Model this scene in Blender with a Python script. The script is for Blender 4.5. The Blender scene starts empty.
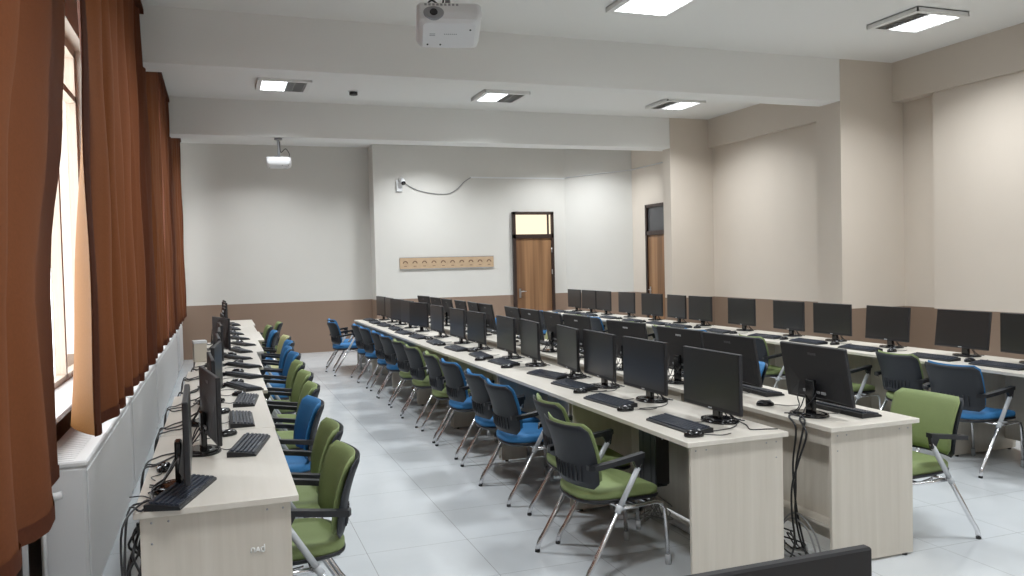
import bpy, math, random
from mathutils import Vector, Matrix
random.seed(7)
C = bpy.context.scene.collection
PI = math.pi
def R(d): return math.radians(d)

# ------------------------------------------------------------------ materials
def new_mat(name):
    m = bpy.data.materials.new(name); m.use_nodes = True
    nt = m.node_tree; nt.nodes.clear()
    out = nt.nodes.new('ShaderNodeOutputMaterial')
    return m, nt, out
def N(nt, kind, **kw):
    n = nt.nodes.new(kind)
    for k, v in kw.items():
        if k in n.inputs.keys(): n.inputs[k].default_value = v
        else: setattr(n, k, v)
    return n
def col(c): return (c[0], c[1], c[2], 1)
def S(r, g, b):
    f = lambda v: (v/255/12.92) if v/255 <= .04045 else ((v/255+.055)/1.055)**2.4
    return (f(r), f(g), f(b))
def plain(name, c, rough=.5, metal=0, spec=.5, noise=0, nscale=40, bump=0, bscale=200, coat=0):
    m, nt, out = new_mat(name)
    b = N(nt, 'ShaderNodeBsdfPrincipled'); nt.links.new(b.outputs[0], out.inputs[0])
    b.inputs['Base Color'].default_value = col(c); b.inputs['Roughness'].default_value = rough
    b.inputs['Metallic'].default_value = metal; b.inputs['Specular IOR Level'].default_value = spec
    b.inputs['Coat Weight'].default_value = coat
    if noise or bump:
        tc = N(nt, 'ShaderNodeTexCoord')
    if noise:
        nz = N(nt, 'ShaderNodeTexNoise', Scale=nscale, Detail=3.0); nt.links.new(tc.outputs['Object'], nz.inputs['Vector'])
        rp = N(nt, 'ShaderNodeValToRGB'); nt.links.new(nz.outputs['Fac'], rp.inputs[0])
        rp.color_ramp.elements[0].position = .3; rp.color_ramp.elements[1].position = .7
        rp.color_ramp.elements[0].color = col([v*(1-noise) for v in c]); rp.color_ramp.elements[1].color = col([min(1, v*(1+noise)) for v in c])
        nt.links.new(rp.outputs[0], b.inputs['Base Color'])
    if bump:
        nb = N(nt, 'ShaderNodeTexNoise', Scale=bscale, Detail=2.0); nt.links.new(tc.outputs['Object'], nb.inputs['Vector'])
        bp = N(nt, 'ShaderNodeBump', Strength=bump, Distance=.002); nt.links.new(nb.outputs['Fac'], bp.inputs['Height'])
        nt.links.new(bp.outputs[0], b.inputs['Normal'])
    return m
def emit(name, c, s):
    m, nt, out = new_mat(name)
    e = N(nt, 'ShaderNodeEmission', Strength=s); e.inputs[0].default_value = col(c)
    nt.links.new(e.outputs[0], out.inputs[0]); return m
def wood(name, c1, c2, axis, rough=.4, scale=1.0):
    m, nt, out = new_mat(name)
    b = N(nt, 'ShaderNodeBsdfPrincipled', Roughness=rough); nt.links.new(b.outputs[0], out.inputs[0])
    tc = N(nt, 'ShaderNodeTexCoord'); mp = N(nt, 'ShaderNodeMapping')
    s = [22*scale, 22*scale, 22*scale]; s[axis] = .9*scale
    mp.inputs['Scale'].default_value = s
    nt.links.new(tc.outputs['Object'], mp.inputs[0])
    nz = N(nt, 'ShaderNodeTexNoise', Scale=1.0, Detail=5.0, Roughness=.6, Distortion=.6); nt.links.new(mp.outputs[0], nz.inputs['Vector'])
    rp = N(nt, 'ShaderNodeValToRGB'); nt.links.new(nz.outputs['Fac'], rp.inputs[0])
    rp.color_ramp.elements[0].position = .28; rp.color_ramp.elements[1].position = .72
    rp.color_ramp.elements[0].color = col(c1); rp.color_ramp.elements[1].color = col(c2)
    nt.links.new(rp.outputs[0], b.inputs['Base Color']); return m
def wall_paint(name, upper, lower, zsplit):
    m, nt, out = new_mat(name)
    b = N(nt, 'ShaderNodeBsdfPrincipled', Roughness=.42); nt.links.new(b.outputs[0], out.inputs[0])
    tc = N(nt, 'ShaderNodeTexCoord'); sp = N(nt, 'ShaderNodeSeparateXYZ'); nt.links.new(tc.outputs['Object'], sp.inputs[0])
    lt = N(nt, 'ShaderNodeMath', operation='LESS_THAN'); lt.inputs[1].default_value = zsplit
    nt.links.new(sp.outputs['Z'], lt.inputs[0])
    nz = N(nt, 'ShaderNodeTexNoise', Scale=1.6, Detail=4.0); nt.links.new(tc.outputs['Object'], nz.inputs['Vector'])
    rp = N(nt, 'ShaderNodeValToRGB'); nt.links.new(nz.outputs['Fac'], rp.inputs[0])
    rp.color_ramp.elements[0].color = (.93, .93, .93, 1); rp.color_ramp.elements[1].color = (1, 1, 1, 1)
    mx = N(nt, 'ShaderNodeMix', data_type='RGBA'); nt.links.new(lt.outputs[0], mx.inputs[0])
    mx.inputs[6].default_value = col(upper); mx.inputs[7].default_value = col(lower)
    mu = N(nt, 'ShaderNodeMix', data_type='RGBA', blend_type='MULTIPLY'); mu.inputs[0].default_value = 1
    nt.links.new(mx.outputs[2], mu.inputs[6]); nt.links.new(rp.outputs[0], mu.inputs[7])
    nt.links.new(mu.outputs[2], b.inputs['Base Color'])
    nb = N(nt, 'ShaderNodeTexNoise', Scale=60.0, Detail=2.0); nt.links.new(tc.outputs['Object'], nb.inputs['Vector'])
    bp = N(nt, 'ShaderNodeBump', Strength=.12, Distance=.004); nt.links.new(nb.outputs['Fac'], bp.inputs['Height'])
    nt.links.new(bp.outputs[0], b.inputs['Normal'])
    return m
def floor_mat():
    m, nt, out = new_mat('floor_tiles')
    b = N(nt, 'ShaderNodeBsdfPrincipled', Roughness=.16); nt.links.new(b.outputs[0], out.inputs[0])
    b.inputs['Specular IOR Level'].default_value = .5
    tc = N(nt, 'ShaderNodeTexCoord'); sp = N(nt, 'ShaderNodeSeparateXYZ'); nt.links.new(tc.outputs['Object'], sp.inputs[0])
    def line(o, off):
        a = N(nt, 'ShaderNodeMath', operation='ADD'); a.inputs[1].default_value = off; nt.links.new(sp.outputs[o], a.inputs[0])
        d = N(nt, 'ShaderNodeMath', operation='PINGPONG'); d.inputs[1].default_value = .3; nt.links.new(a.outputs[0], d.inputs[0])
        l = N(nt, 'ShaderNodeMath', operation='LESS_THAN'); l.inputs[1].default_value = .0016; nt.links.new(d.outputs[0], l.inputs[0])
        return l
    lx = line('X', 6-.15); ly = line('Y', 6-.45)
    mxx = N(nt, 'ShaderNodeMath', operation='MAXIMUM'); nt.links.new(lx.outputs[0], mxx.inputs[0]); nt.links.new(ly.outputs[0], mxx.inputs[1])
    nz = N(nt, 'ShaderNodeTexNoise', Scale=2.2, Detail=6.0, Distortion=1.0); nt.links.new(tc.outputs['Object'], nz.inputs['Vector'])
    rp = N(nt, 'ShaderNodeValToRGB'); nt.links.new(nz.outputs['Fac'], rp.inputs[0])
    rp.color_ramp.elements[0].color = col((.57, .60, .62)); rp.color_ramp.elements[1].color = col((.65, .68, .70))
    mx = N(nt, 'ShaderNodeMix', data_type='RGBA'); nt.links.new(mxx.outputs[0], mx.inputs[0])
    nt.links.new(rp.outputs[0], mx.inputs[6]); mx.inputs[7].default_value = col((.30, .31, .31))
    nt.links.new(mx.outputs[2], b.inputs['Base Color'])
    rr = N(nt, 'ShaderNodeMapRange'); rr.inputs[3].default_value = .14; rr.inputs[4].default_value = .23
    nt.links.new(nz.outputs['Fac'], rr.inputs[0]); nt.links.new(rr.outputs[0], b.inputs['Roughness'])
    return m
def curtain_mat():
    m, nt, out = new_mat('rust_brown_curtain_cloth')
    tc = N(nt, 'ShaderNodeTexCoord')
    nz = N(nt, 'ShaderNodeTexNoise', Scale=90.0, Detail=3.0); nt.links.new(tc.outputs['Object'], nz.inputs['Vector'])
    rp = N(nt, 'ShaderNodeValToRGB'); nt.links.new(nz.outputs['Fac'], rp.inputs[0])
    rp.color_ramp.elements[0].color = col((.062, .018, .008)); rp.color_ramp.elements[1].color = col((.092, .028, .013))
    d = N(nt, 'ShaderNodeBsdfPrincipled', Roughness=.85); d.inputs['Specular IOR Level'].default_value = .15
    nt.links.new(rp.outputs[0], d.inputs['Base Color'])
    t = N(nt, 'ShaderNodeBsdfTranslucent'); t.inputs[0].default_value = col((.62, .22, .07))
    mx = N(nt, 'ShaderNodeMixShader'); mx.inputs[0].default_value = .038
    nt.links.new(d.outputs[0], mx.inputs[1]); nt.links.new(t.outputs[0], mx.inputs[2]); nt.links.new(mx.outputs[0], out.inputs[0])
    return m
def backlit_cloth_mat():
    m, nt, out = new_mat('backlit_gold_curtain_cloth')  # same curtain cloth; window light shining through is put into its gold colour
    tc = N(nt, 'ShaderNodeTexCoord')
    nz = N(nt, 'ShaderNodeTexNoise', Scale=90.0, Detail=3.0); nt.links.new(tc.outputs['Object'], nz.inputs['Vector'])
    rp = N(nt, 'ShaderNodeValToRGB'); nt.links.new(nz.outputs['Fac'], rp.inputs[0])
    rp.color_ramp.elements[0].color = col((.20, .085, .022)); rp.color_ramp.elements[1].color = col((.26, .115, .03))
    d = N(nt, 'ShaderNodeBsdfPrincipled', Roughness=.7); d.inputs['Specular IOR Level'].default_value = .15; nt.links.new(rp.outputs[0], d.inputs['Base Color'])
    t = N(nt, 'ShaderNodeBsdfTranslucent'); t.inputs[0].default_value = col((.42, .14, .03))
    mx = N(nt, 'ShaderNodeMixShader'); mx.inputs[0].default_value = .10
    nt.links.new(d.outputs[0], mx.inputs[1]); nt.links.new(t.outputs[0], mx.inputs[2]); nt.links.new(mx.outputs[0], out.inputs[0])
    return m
def glass_mat(name, tint=(1, 1, 1)):
    m, nt, out = new_mat(name)
    t = N(nt, 'ShaderNodeBsdfTransparent'); t.inputs[0].default_value = col(tint)
    g = N(nt, 'ShaderNodeBsdfGlossy', Roughness=.03)
    f0 = N(nt, 'ShaderNodeFresnel', IOR=1.45); ge = N(nt, 'ShaderNodeNewGeometry')
    iv = N(nt, 'ShaderNodeMath', operation='SUBTRACT'); iv.inputs[0].default_value = 1; nt.links.new(ge.outputs['Backfacing'], iv.inputs[1])
    f = N(nt, 'ShaderNodeMath', operation='MULTIPLY'); nt.links.new(f0.outputs[0], f.inputs[0]); nt.links.new(iv.outputs[0], f.inputs[1])
    mx = N(nt, 'ShaderNodeMixShader'); nt.links.new(f.outputs[0], mx.inputs[0])
    nt.links.new(t.outputs[0], mx.inputs[1]); nt.links.new(g.outputs[0], mx.inputs[2]); nt.links.new(mx.outputs[0], out.inputs[0])
    return m
def door_wood():
    m, nt, out = new_mat('striped_walnut_door')
    b = N(nt, 'ShaderNodeBsdfPrincipled', Roughness=.4); nt.links.new(b.outputs[0], out.inputs[0])
    tc = N(nt, 'ShaderNodeTexCoord'); mp = N(nt, 'ShaderNodeMapping'); mp.inputs['Scale'].default_value = (7, 7, .25)
    nt.links.new(tc.outputs['Object'], mp.inputs[0])
    nz = N(nt, 'ShaderNodeTexNoise', Scale=1.3, Detail=2.5); nt.links.new(mp.outputs[0], nz.inputs['Vector'])
    rp = N(nt, 'ShaderNodeValToRGB'); nt.links.new(nz.outputs['Fac'], rp.inputs[0])
    rp.color_ramp.elements[0].position = .35; rp.color_ramp.elements[1].position = .65
    rp.color_ramp.elements[0].color = col((.17, .085, .04)); rp.color_ramp.elements[1].color = col((.34, .185, .09))
    nt.links.new(rp.outputs[0], b.inputs['Base Color']); return m

M = dict(
    wall=wall_paint('cream_wall_brown_dado', (.68, .61, .53), (.26, .185, .135), .995),
    wall_back=wall_paint('cool_lit_wall_brown_dado', (.68, .665, .625), (.28, .195, .143), .995),  # same wall paint, with the cooler light on the far wall put into its colour
    ceil=plain('ceiling_white', (.84, .84, .82), .6, bump=.05, bscale=60),
    floor=floor_mat(),
    top=wood('ash_laminate_top', (.64, .60, .53), (.69, .65, .585), 1, .32),
    side=wood('ash_laminate_panel', (.535, .49, .42), (.615, .57, .50), 2, .38),
    black=plain('black_plastic', (.012, .013, .016), .42),
    blackm=plain('matte_black_housing', (.02, .02, .023), .5, bump=.15, bscale=700),
    gloss=plain('glossy_black_plastic', (.01, .01, .012), .12),
    screen=plain('monitor_screen', (.026, .025, .025), .29, spec=.7),
    keys=plain('key_caps', (.032, .040, .058), .38),
    shell=plain('charcoal_back_shell', (.013, .016, .022), .55, bump=.3, bscale=500),
    blue=plain('blue_upholstery', (.03, .175, .40), .7, noise=.10, nscale=300, bump=.25, bscale=600),
    green=plain('green_upholstery', (.23, .29, .115), .7, noise=.10, nscale=300, bump=.25, bscale=600),
    olive=plain('pale_olive_upholstery', (.44, .44, .22), .7, noise=.08, nscale=300),
    chrome=plain('chrome_tube', (.72, .72, .74), .24, 1),
    film=plain('plastic_film', (.50, .52, .54), .22),
    rubber=plain('dark_rubber', (.02, .02, .02), .7),
    white=plain('white_enamel', (.74, .75, .76), .35),
    whitep=plain('white_plastic', (.78, .79, .80), .35),
    grey=plain('grey_plastic', (.33, .34, .36), .5),
    logo=plain('pale_logo_print', (.55, .57, .6), .4),
    dimlogo=plain('dark_logo_relief', (.07, .07, .075), .35),
    frame=plain('dark_door_frame', (.035, .02, .016), .4),
    door=door_wood(),
    metal=plain('brushed_metal', (.55, .55, .56), .3, 1),
    mirror=plain('louvre_aluminium', (.55, .55, .55), .3, 1),
    tray=plain('lamp_housing', (.80, .80, .78), .5),
    lamp=emit('lit_diffuser', (.93, .97, 1), 7.0),
    lit=emit('lit_corridor_glow', (1, .86, .62), 1.25),
    pine=plain('tan_board', (.50, .36, .23), .6, noise=.06, nscale=12),
    ink=plain('brown_print', (.17, .10, .06), .6),
    curtain=curtain_mat(), backlit_cloth=backlit_cloth_mat(),
    glass=glass_mat('window_glass'),
    dglass=plain('dark_transom_glass', (.06, .06, .065), .08),
    wframe=plain('window_frame_paint', (.55, .45, .36), .5),
    beige=plain('beige_box', (.60, .55, .46), .6),
    card=plain('cardboard', (.33, .22, .12), .8),
    cable=plain('black_cable', (.012, .012, .014), .45),
    gcable=plain('grey_cable', (.28, .28, .28), .5),
    chalk=plain('chalk_mark', (.80, .80, .78), .8),
    led=emit('indicator_lamp', (.8, .9, 1), 1.0),
)

# ------------------------------------------------------------------ mesh builder
class MB:
    def __init__(s): s.v = []; s.f = []; s.mi = []; s.sm = []
    def add(s, vs, fs, mi=0, sm=False, mat=None):
        o = len(s.v)
        for p in vs: s.v.append(tuple(mat @ Vector(p)) if mat else tuple(p))
        for f in fs: s.f.append([o+i for i in f]); s.mi.append(mi); s.sm.append(sm)
        return s
    def box(s, x0, x1, y0, y1, z0, z1, mi=0, mat=None, b=0):
        if b <= 0:
            vs = [(x, y, z) for z in (z0, z1) for y in (y0, y1) for x in (x0, x1)]
            fs = [(0, 2, 3, 1), (4, 5, 7, 6), (0, 1, 5, 4), (2, 6, 7, 3), (0, 4, 6, 2), (1, 3, 7, 5)]
            return s.add(vs, fs, mi, False, mat)
        # bevelled box: 24 vertices
        vs = []; idx = {}
        X = (x0, x1); Y = (y0, y1); Z = (z0, z1)
        for i in (0, 1):
            for j in (0, 1):
                for k in (0, 1):
                    sx, sy, sz = 1-2*i, 1-2*j, 1-2*k
                    for a in range(3):
                        p = [X[i]+sx*b, Y[j]+sy*b, Z[k]+sz*b]
                        p[a] = (X[i], Y[j], Z[k])[a]
                        idx[(i, j, k, a)] = len(vs); vs.append(p)
        fs = []
        def q(a, b_, fix):   # main faces
            pass
        for a in range(3):
            o = [d for d in range(3) if d != a]
            for e in (0, 1):
                loop = []
                for (u, w) in ((0, 0), (1, 0), (1, 1), (0, 1)):
                    key = [0, 0, 0]; key[a] = e; key[o[0]] = u; key[o[1]] = w
                    loop.append(idx[(key[0], key[1], key[2], a)])
                flip = (e == 0) ^ (a == 1)
                fs.append(loop[::-1] if flip else loop)
        for a in range(3):   # edges running along a
            o = [d for d in range(3) if d != a]
            for u in (0, 1):
                for w in (0, 1):
                    k0 = [0, 0, 0]; k0[o[0]] = u; k0[o[1]] = w
                    k1 = list(k0); k1[a] = 1
                    fs.append([idx[(*k0, o[0])], idx[(*k1, o[0])], idx[(*k1, o[1])], idx[(*k0, o[1])]])
        for i in (0, 1):
            for j in (0, 1):
                for k in (0, 1): fs.append([idx[(i, j, k, 0)], idx[(i, j, k, 1)], idx[(i, j, k, 2)]])
        return s.add(vs, fs, mi, False, mat)
    def tube(s, pts, r, n=8, mi=0, mat=None, cap=True):
        pts = [Vector(p) for p in pts]; rr = r if isinstance(r, (list, tuple)) else [r]*len(pts)
        vs = []; prev = None
        for i, p in enumerate(pts):
            a = pts[max(0, i-1)]; b = pts[min(len(pts)-1, i+1)]; t = (b-a)
            t = t.normalized() if t.length > 1e-9 else Vector((0, 0, 1))
            if prev is None:
                ref = Vector((0, 0, 1)) if abs(t.z) < .9 else Vector((1, 0, 0))
                u = t.cross(ref).normalized()
            else:
                u = (prev - t*prev.dot(t)); u = u.normalized() if u.length > 1e-6 else t.orthogonal().normalized()
            prev = u; w = t.cross(u)
            for k in range(n):
                an = 2*PI*k/n; vs.append(p+(u*math.cos(an)+w*math.sin(an))*rr[i])
        fs = []
        for i in range(len(pts)-1):
            for k in range(n):
                k2 = (k+1) % n; fs.append((i*n+k, i*n+k2, (i+1)*n+k2, (i+1)*n+k))
        if cap: fs.append(tuple(range(n))[::-1]); fs.append(tuple((len(pts)-1)*n+k for k in range(n)))
        return s.add(vs, fs, mi, True, mat)
    def disc(s, c, rx, ry, z0, z1, n=28, mi=0, top=1.0, mat=None):
        vs = []
        for z, k in ((z0, 1), (z1, top)):
            for i in range(n):
                a = 2*PI*i/n; vs.append((c[0]+rx*k*math.cos(a), c[1]+ry*k*math.sin(a), z))
        fs = [tuple(range(n))[::-1], tuple(range(n, 2*n))]
        o = len(s.v); s.add(vs, fs, mi, False, mat)
        for i in range(n):
            j = (i+1) % n; s.f.append([o+i, o+j, o+n+j, o+n+i]); s.mi.append(mi); s.sm.append(True)
        return s
    def grid(s, P, nu, nv, mi=0, sm=True, close_u=False):
        vs = [P(u, v) for v in range(nv) for u in range(nu)]
        fs = []
        for v in range(nv-1):
            for u in range(nu-1 if not close_u else nu):
                u2 = (u+1) % nu; fs.append((v*nu+u, v*nu+u2, (v+1)*nu+u2, (v+1)*nu+u))
        return s.add(vs, fs, mi, sm)
    def rings(s, rings, mi=0, sm=True, mat=None):
        n = len(rings[0]); vs = [p for r in rings for p in r]; fs = []
        for i in range(len(rings)-1):
            for k in range(n):
                k2 = (k+1) % n; fs.append((i*n+k, i*n+k2, (i+1)*n+k2, (i+1)*n+k))
        fs.append(tuple(range(n))[::-1]); fs.append(tuple((len(rings)-1)*n+k for k in range(n)))
        return s.add(vs, fs, mi, sm, mat)
    def mesh(s, name, mats):
        me = bpy.data.meshes.new(name); me.from_pydata(s.v, [], s.f)
        if not isinstance(mats, (list, tuple)): mats = [mats]
        for m in mats: me.materials.append(m)
        for p, mi, sm in zip(me.polygons, s.mi, s.sm): p.material_index = mi; p.use_smooth = sm
        me.update(); return me
def ob(name, mb, mats, parent=None, loc=None, rz=None):
    o = bpy.data.objects.new(name, mb.mesh(name, mats)); C.objects.link(o)
    if parent: o.parent = parent
    if loc: o.location = loc
    if rz is not None: o.rotation_euler = (0, 0, rz)
    return o
def empty(name, loc=(0, 0, 0), rz=0):
    o = bpy.data.objects.new(name, None); C.objects.link(o); o.empty_display_size = .1
    o.location = loc; o.rotation_euler = (0, 0, rz); return o
def tag(o, label=None, cat=None, group=None, kind=None):
    if label: o['label'] = label
    if cat: o['category'] = cat
    if group: o['group'] = group
    if kind: o['kind'] = kind
    return o
def copy_tree(o, parent=None):
    c = o.copy(); C.objects.link(c)
    if parent: c.parent = parent
    for ch in KIDS.get(o.name, []): copy_tree(ch, c)
    return c
KIDS = {}
def register(root):
    ch = [o for o in bpy.data.objects if o.parent == root]
    KIDS[root.name] = ch
    for x in ch: register(x)
def smooth_path(pts, n=8):
    pts = [Vector(p) for p in pts]; out = []
    for i in range(len(pts)-1):
        p0 = pts[max(0, i-1)]; p1 = pts[i]; p2 = pts[i+1]; p3 = pts[min(len(pts)-1, i+2)]
        for k in range(n):
            t = k/n
            out.append(.5*((2*p1)+(-p0+p2)*t+(2*p0-5*p1+4*p2-p3)*t*t+(-p0+3*p1-3*p2+p3)*t**3))
    out.append(pts[-1]); return out

# ------------------------------------------------------------------ room
XL, XR, YB, YN, ZC, ZB = -.95, 7.97, 16.2, -2.5, 4.0, 3.5
def struct(name, mb, mats, parent=None):
    o = ob(name, mb, mats, parent)
    if parent is None: o['kind'] = 'structure'
    return o
struct('floor', MB().box(-1.3, 9.0, YN-.2, YB+.3, -.12, 0), M['floor'])
cl = MB().box(-1.3, 9.0, YN-.2, YB+.3, ZC, ZC+.15)
BEAMS = [(7.91, 8.27), (11.93, 12.30), (3.89, 4.25), (-.13, .23)]
for a, b in BEAMS: cl.box(-.59, XR+.1, a, b, ZB, ZC+.02)
struct('ceiling', cl, M['ceil'])
# window wall: solid below the sills and between the windows
WINS = [(.4, 3.45), (4.42, 7.45), (8.5, 11.5), (12.6, 15.4)]
wl = MB(); y = YN
wl.box(XL-.25, XL, YN, YB+.2, 0, .86); wl.box(XL-.25, XL, YN, YB+.2, 3.45, ZC)
for a, b in WINS: wl.box(XL-.25, XL, y, a, .86, 3.45); y = b
wl.box(XL-.25, XL, y, YB+.2, .86, 3.45)
struct('wall_left', wl, M['wall'])
for i, (a, b) in enumerate(WINS):
    f = MB(); x0, x1 = XL-.16, XL-.09
    f.box(x0, x1, a, b, .86, .93); f.box(x0, x1, a, b, 3.38, 3.45)
    for t_ in (0, .36, .70, 1):
        yy = a+(b-a-.06)*t_; f.box(x0, x1, yy, yy+.06, .9, 3.42)
    f.box(x0, x1, a, b, 3.02, 3.07)
    w = struct('window_%d' % (i+1), f, M['wframe'])
    g = ob('window_glass', MB().box(XL-.128, XL-.122, a+.03, b-.03, .9, 3.42), M['glass'], w)
    ob('window_sill', MB().box(XL-.09, XL+.13, a-.06, b+.06, .862, .892, b=.006), M['white'], w)
# back wall: recessed left part, projecting right part, angled corner
bw = MB().box(XL-.25, 2.86, YB, YB+.2, 0, ZC); bw.box(2.86, 6.87, 15.7, YB+.2, 0, ZC)
bw.add([(6.87, 15.7, 0), (8.05, 14.95, 0), (8.4, 15.3, 0), (6.87, 16.3, 0), (6.87, 15.7, ZC), (8.05, 14.95, ZC), (8.4, 15.3, ZC), (6.87, 16.3, ZC)],
       [(0, 1, 5, 4), (1, 2, 6, 5), (2, 3, 7, 6), (3, 0, 4, 7), (3, 2, 1, 0), (4, 5, 6, 7)])
# door opening is shown by the door standing in its frame on the wall face
struct('wall_back', bw, M['wall_back'])
rw = MB()
rw.box(XR, XR+.25, 7.95, 12.2, 0, ZC); rw.box(8.06, XR+.25, 7.34, 7.95, 0, ZC); rw.box(7.93, XR+.25, YN, 7.34, 0, ZC)
rw.box(8.05, 8.3, 12.2, 15.3, 0, ZC)
rw.box(7.09, XR+.1, 7.905, 8.33, 0, ZC); rw.box(7.15, 8.1, 11.925, 12.17, 0, ZC)
rw.box(7.89, XR+.02, 8.4, 11.95, 3.52, ZC); rw.box(7.89, 8.1, YN, 7.92, 3.52, ZC)
rw.box(7.5, XR, 3.885, 4.3, 0, ZC)
struct('wall_right', rw, M['wall'])
struct('wall_front', MB().box(XL-.25, 8.3, YN-.2, YN, 0, ZC), M['wall'])
def make_door(name, mat4, w, ztr, ztop, transom, side=1):
    fr = MB(); t = .06
    fr.box(-w/2, -w/2+t, -.03, .05, 0, ztop, mat=mat4); fr.box(w/2-t, w/2, -.03, .05, 0, ztop, mat=mat4)
    fr.box(-w/2, w/2, -.03, .05, ztop-t, ztop, mat=mat4); fr.box(-w/2, w/2, -.03, .05, ztr-.04, ztr+.04, mat=mat4)
    root = struct(name, fr, M['frame'])
    ob('door_leaf', MB().box(-w/2+t+.003, w/2-t-.003, .0, .04, .006, ztr-.043, mat=mat4), M['door'], root)
    ob('transom_pane', MB().box(-w/2+t, w/2-t, .01, .02, ztr+.04, ztop-t, mat=mat4), transom, root)
    xh = -side*(w/2-.13)
    h = MB().box(xh-.022, xh+.022, -.01, .0, .93, 1.12, mat=mat4); h.tube([(xh, -.01, 1.06), (xh, -.05, 1.06), (xh+side*.12, -.055, 1.06)], .009, mat=mat4)
    ob('door_handle', h, M['metal'], root)
    hg = MB()
    for z in (.25, 1.45, 1.9): hg.tube([(side*(w/2-.06), -.034, z-.05), (side*(w/2-.06), -.034, z+.05)], .011, mat=mat4)
    ob('hinges', hg, M['metal'], root)
    return root
d1 = make_door('door_1', Matrix.Translation((6.125, 15.65, 0)), .90, 2.19, 2.69, M['lit'])
ob('transom_divider', MB().box(.31, .35, -.005, .05, 2.23, 2.63, mat=Matrix.Translation((6.125, 15.65, 0))), M['frame'], d1)
make_door('door_2', Matrix.Translation((8.0, 13.82, 0)) @ Matrix.Rotation(R(-90), 4, 'Z'), .94, 2.17, 2.73, M['dglass'])
# thin cable trunking over the back walls
tk = MB().box(4.81, 6.87, 15.685, 15.70, 3.37, 3.40)
tk.tube([(6.87, 15.685, 3.4), (8.04, 14.94, 3.5), (8.04, 12.5, 3.5)], .012, 6)
struct('trim_1', tk, M['whitep'])

# ------------------------------------------------------------------ curtains
def curtain(y0, y1, lead, name, label, x=-.595, z0=.845, edge=None, amp=.045, seed=0, tail=None, start=None):
    rnd = random.Random(seed); pts = []
    if lead: pts += lead
    n = max(8, int((y1-y0)/.035)); ph = rnd.uniform(0, 6)
    ks = 2*PI/rnd.uniform(.36, .44); k2 = 2*PI/1.1
    for i in range(n+1):
        yy = y0+(y1-y0)*i/n
        ramp = min(1, i/6) if lead else 1
        a = amp*(math.sin(ks*(yy-y0)+ (ph if not lead else 0)+.8*math.sin(k2*yy)))*ramp
        pts.append((x+a, yy+.35*amp*math.cos(2*ks*(yy-y0))*ramp))
    if tail: pts += tail
    nz = 26; mb = MB(); zt = 3.93
    def P(u, v):
        t = v/(nz-1); z = z0+(zt-z0)*t
        px, py = pts[u]
        g = 1-.25*t
        px = x+(px-x)*g
        if edge:
            e = edge(z); f = max(0, (u/(len(pts)-1)-.4)/.6); py = py+f*e
        if start and lead and u < len(lead): px = px+(x-px)*min(1, 1.1*t)
        py += .012*math.sin(3*z+py*4)
        zz = z
        if v == 0: zz = z0+.012*math.sin(py*9+seed)
        return (px+.006*math.sin(z*5+py*7), py, zz)
    nl = len(lead)-1 if lead else 0
    mb.grid(lambda u, v: P(u+nl, v), len(pts)-nl, nz)
    o = ob(name, mb, M['curtain'])
    if lead: ob('turned_edge', MB().grid(P, nl+1, nz), M['backlit_cloth'], o)['label'] = 'turned curtain edge with window light put into its golden colour'
    tag(o, label, 'curtain', 'curtains along the window wall')
    hm = MB()
    def H(u, v):
        p = P(u, 0 if v == 0 else 0); q = P(u, 1)
        t = v*.45
        return (p[0]+(.004), p[1], p[2]+.006+.055*v) 
    hm.grid(lambda u, v: H(u+nl, v), len(pts)-nl, 2); ob('hem', hm, M['curtain'], o)
    rl = MB(); rl.box(x-.06, x+.05, min(p[1] for p in pts), max(p[1] for p in pts)-.02, zt-.01, zt+.03)
    ob('header_tape', rl, M['curtain'], o)
    return o
curtain(.6, 2.72, None, 'curtain', 'rust brown curtain nearest the camera, filling the left edge of the view',
        x=-.60, z0=.81, edge=lambda z: -.10*math.sin(PI*min(1, (z-.8)/1.5))+min(.5, 1.5*max(0, (z-.8)/3.1-.25)), seed=3, amp=.05,
        tail=[(-.635, 2.78), (-.61, 2.85), (-.575, 2.93), (-.555, 3.02), (-.56, 3.12), (-.585, 3.22), (-.61, 3.32), (-.63, 3.42), (-.645, 3.53), (-.65, 3.64), (-.648, 3.74), (-.645, 3.80)])
gold = [(-.76, 4.80), (-.735, 4.74), (-.70, 4.68), (-.665, 4.62), (-.63, 4.56), (-.60, 4.50)]
curtain(4.44, 7.5, gold, 'curtain', 'rust brown curtain whose golden sunlit edge turns back beside the bright window gap', seed=1, start='pinch')
curtain(7.5, 10.1, None, 'curtain', 'rust brown curtain between the golden edged one and the far curtains', seed=5)
curtain(10.1, 12.8, None, 'curtain', 'rust brown curtain, last but one before the far end wall', seed=8)
curtain(12.8, 15.6, None, 'curtain', 'rust brown curtain hanging next to the far end wall', seed=9)

# ------------------------------------------------------------------ radiators
def radiator(y0, y1, label, top=.75, xf=-.63):
    r = ob('radiator', MB().box(-.83, xf, y0, y1, .05, top-.03, b=.012), M['white'], None)
    tag(r, label, 'radiator', 'white radiators below the curtains')
    t = MB().box(-.845, xf+.012, y0-.004, y1+.004, top-.03, top, b=.008)
    n = int((y1-y0)/.05)
    for i in range(n):
        yy = y0+.03+(y1-y0-.06)*i/n; t.box(-.80, -.68, yy, yy+.02, top, top+.002)
    ob('top_grille', t, M['white'], r)
    ob('front_panel', MB().box(xf, xf+.008, y0+.02, y1-.02, .10, top-.05, b=.003), M['white'], r)
    for yy in (y0+.15, y1-.15): ob('foot', MB().box(-.76, -.70, yy-.03, yy+.03, 0, .05), M['white'], r)
    v = MB().tube([(-.80, y0-.0, .60), (-.80, y0-.07, .60), (-.80, y0-.07, .1)], .011)
    v.tube([(-.80, y0-.07, .60), (-.72, y0-.07, .62)], [.022, .018], 12)
    ob('valve', v, M['whitep'], r); return r
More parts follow.
